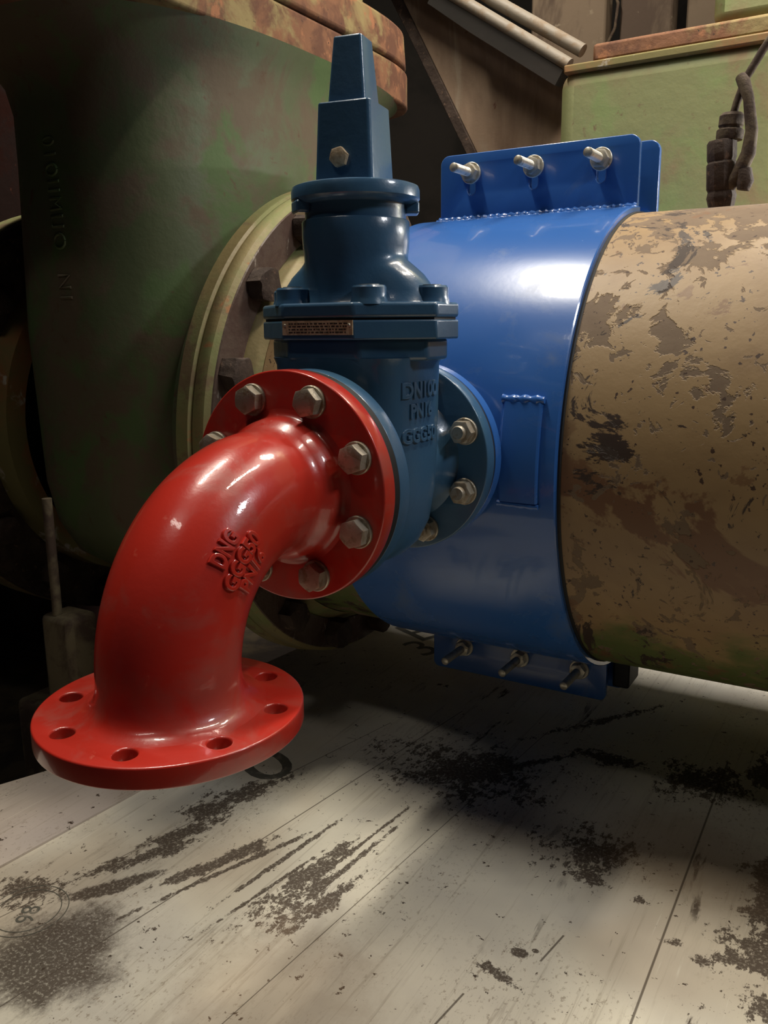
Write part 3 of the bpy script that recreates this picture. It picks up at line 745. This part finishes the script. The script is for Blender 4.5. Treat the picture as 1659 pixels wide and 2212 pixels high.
# name plate with two rivets and rows of stamped marks
npl = put(obj('name_plate', box(-41, 43, VY - 76.4, VY - 75, 143, 157), M['brass']), V)
for x in (-37.5, 39.5): obj('rivet', lathe([(0, 1.6), (1.1, 1.2), (1.6, 0), (0, 0)], 14, T(x, VY - 76.4, 152.5) @ Z2MY), M['steel'], npl)
bm = bmesh.new()
for z in (154, 151.3, 148.4, 145.6):
    x = -33
    while x < 35:
        w = random.uniform(1, 5)
        b_ = [(x, z - .7), (x + w, z - .7), (x + w, z + .7), (x, z + .7)]
        add_prism(bm, b_, 76.35 - VY, 76.6 - VY, Z2MY); x += w + random.uniform(.6, 2.2)
obj('stamped_mark', bm, M['darkrust'], npl)
# raised lettering on the right side of the chest
def chest_x(y, a, b, n=3.6): return a * max(0, 1 - (abs(y - VY) / b) ** n) ** (1 / n)
for body_s, zc, a, size, w, cy in [('DN100', 87, 80.6, 21, 66, -8), ('PN16', 66, 80.1, 19, 44, -7), ('GGG50', 41, 79.6, 20, 64, -8)]:
    bm = text_bm(body_s, size, 1.6, .5, 1.0, offset=.4)
    xs_ = [v.co.x for v in bm.verts]; k = w / (max(xs_) - min(xs_))
    for v in bm.verts:
        y = VY + cy + v.co.x * k; x = chest_x(y, a, 62); v.co = Vector((x + v.co.z, y, zc + v.co.y))
    put(obj('raised_lettering', bm, M['valve'], recalc=False), V)
# nuts and bolt ends on the rear flange, bolts of the front flange seen from behind
for k in range(8):
    a = math.radians(22.5 + 45 * k); x, z = 90 * math.cos(a), 90 * math.sin(a)
    m = T(x, 226, z) @ Z2MY
    bm = bmesh.new(); add_hex(bm, 24, 3, 15, 17 * k, m)
    o = put(obj('nut', bm, M['bolt']), V)
    obj('bolt_end', lathe([(0, 14), (8, 14), (8, 19), (7, 20.5), (0, 20.5)], 24, m), M['bolt'], o)
    obj('washer', lathe([(8.6, 0), (15.5, 0), (15.5, 2), (14.7, 3), (8.6, 3)], 32, m, closed=True), M['bolt'], o)
    m = T(x, 46, z) @ Z2Y
    bm = bmesh.new(); add_hex(bm, 24, 3, 15, 23 * k, m); add_lathe(bm, [(0, 14), (8, 14), (8, 20), (0, 20)], 24, m)
    o = put(obj('nut', bm, M['bolt']), V)

# ------------------------------------------------------------------ red elbow
E = empty('pipe_elbow', (0, -165.5, -176.5))
tag(E, 'glossy red flanged ninety degree elbow pointing down, on front of blue valve', 'pipe elbow')
put(obj('upper_flange', holed_plate([circ(RA, n=144), circ(50, n=64)], -19.5, 0, 1.8), M['red'], mtx=Z2MY), E)
EY = -165.5
FL2 = holed_plate([circ(110.5, n=144)] + [circ(9.4, 90 * math.cos(math.radians(22.5 + 45 * k)), 90 * math.sin(math.radians(22.5 + 45 * k)), 28) for k in range(8)] + [circ(50, n=64)], -174.5, -156.5, 1.8)
put(obj('lower_flange', FL2, M['red'], mtx=T(0, EY, 0)), E)
BR = 132; s1 = -EY - BR
path, rad = [], []
def addp(p, r): path.append(p); rad.append(r)
for y, r in [(1, 50), (0, 76), (-1.2, 72.5), (-3, 70), (-6, 68.8), (-12, 68), (-18, 66.5), (-23, 63), (-27, 60.8), (-32, 59.8)]: addp((0, y, 0), r)
for i in range(0, 33):
    t = PI / 2 * i / 32; addp((0, -s1 - BR * math.sin(t), -BR + BR * math.cos(t)), 59.5)
for z, r in [(-138, 60.5), (-144, 62), (-149, 64.5), (-152.5, 68), (-155, 73), (-156.7, 80), (-158, 50)]: addp((0, EY, z), r)
# rings are placed perpendicular to the path: x axis and the in-plane normal
bm = bmesh.new(); rings = []
SEG = 72
for i, (p, r) in enumerate(zip(path, rad)):
    y, z = p[1], p[2]
    if i < 10: t = Vector((0, -1, 0))
    elif i >= 43: t = Vector((0, 0, -1))
    else:
        a = PI / 2 * (i - 10) / 32; t = Vector((0, -math.cos(a), -math.sin(a)))
    n = Vector((1, 0, 0)); b = t.cross(n)
    rings.append([bm.verts.new(Vector(p) + (n * math.cos(2 * PI * k / SEG) + b * math.sin(2 * PI * k / SEG)) * r) for k in range(SEG)])
for a, b in zip(rings, rings[1:]):
    for k in range(SEG): bm.faces.new((a[k], a[(k + 1) % SEG], b[(k + 1) % SEG], b[k]))
put(obj('bend', bm, M['red'], smooth=60), E)
# bolts
names = {22.5: 'right, upper', 67.5: 'top right', 112.5: 'top left', 157.5: 'left, upper', 202.5: 'left, lower', 247.5: 'bottom left', 292.5: 'bottom right', 337.5: 'right, lower'}
rots = [20, 12, 25, 40, 5, 33, 28, 18]
for k in range(8):
    a = 22.5 + 45 * k; ar = math.radians(a)
    o = hex_bolt(None, (90 * math.cos(ar), 0, 90 * math.sin(ar)), Z2MY, rots[k]); put(o, E)
# raised lettering: mapped on to the torus of the bend
CB = Vector((0, -s1, -BR))      # centre of the bend circle
def torus(arc, phi, out):
    """arc: degrees along the bend from the upper flange; phi: degrees round the pipe, 0 = +x side, positive to the outside of the bend"""
    a = math.radians(arc); f = math.radians(phi)
    radial = Vector((0, -math.sin(a), math.cos(a)))
    return CB + radial * BR + (Vector((1, 0, 0)) * math.cos(f) + radial * math.sin(f)) * (59.5 + out)
for body_s, phi0, arc0, ln in [('DNG', 28, 46, 30), ('GGG50', 11, 46, 56), ('PN16', -4, 46, 44)]:
    bm = text_bm(body_s, 19, 1.9, .8, 1.0, offset=.3)
    xs_ = [v.co.x for v in bm.verts]; k = ln / (max(xs_) - min(xs_))
    for v in bm.verts:
        # reading direction runs back towards the upper flange, letter tops towards the outside of the bend
        phi = phi0 + math.degrees(v.co.y / 59.5)
        arc = arc0 - math.degrees(v.co.x * k / (BR + 20))
        v.co = torus(arc, phi, v.co.z)
    put(obj('raised_lettering', bm, M['red'], recalc=False), E)
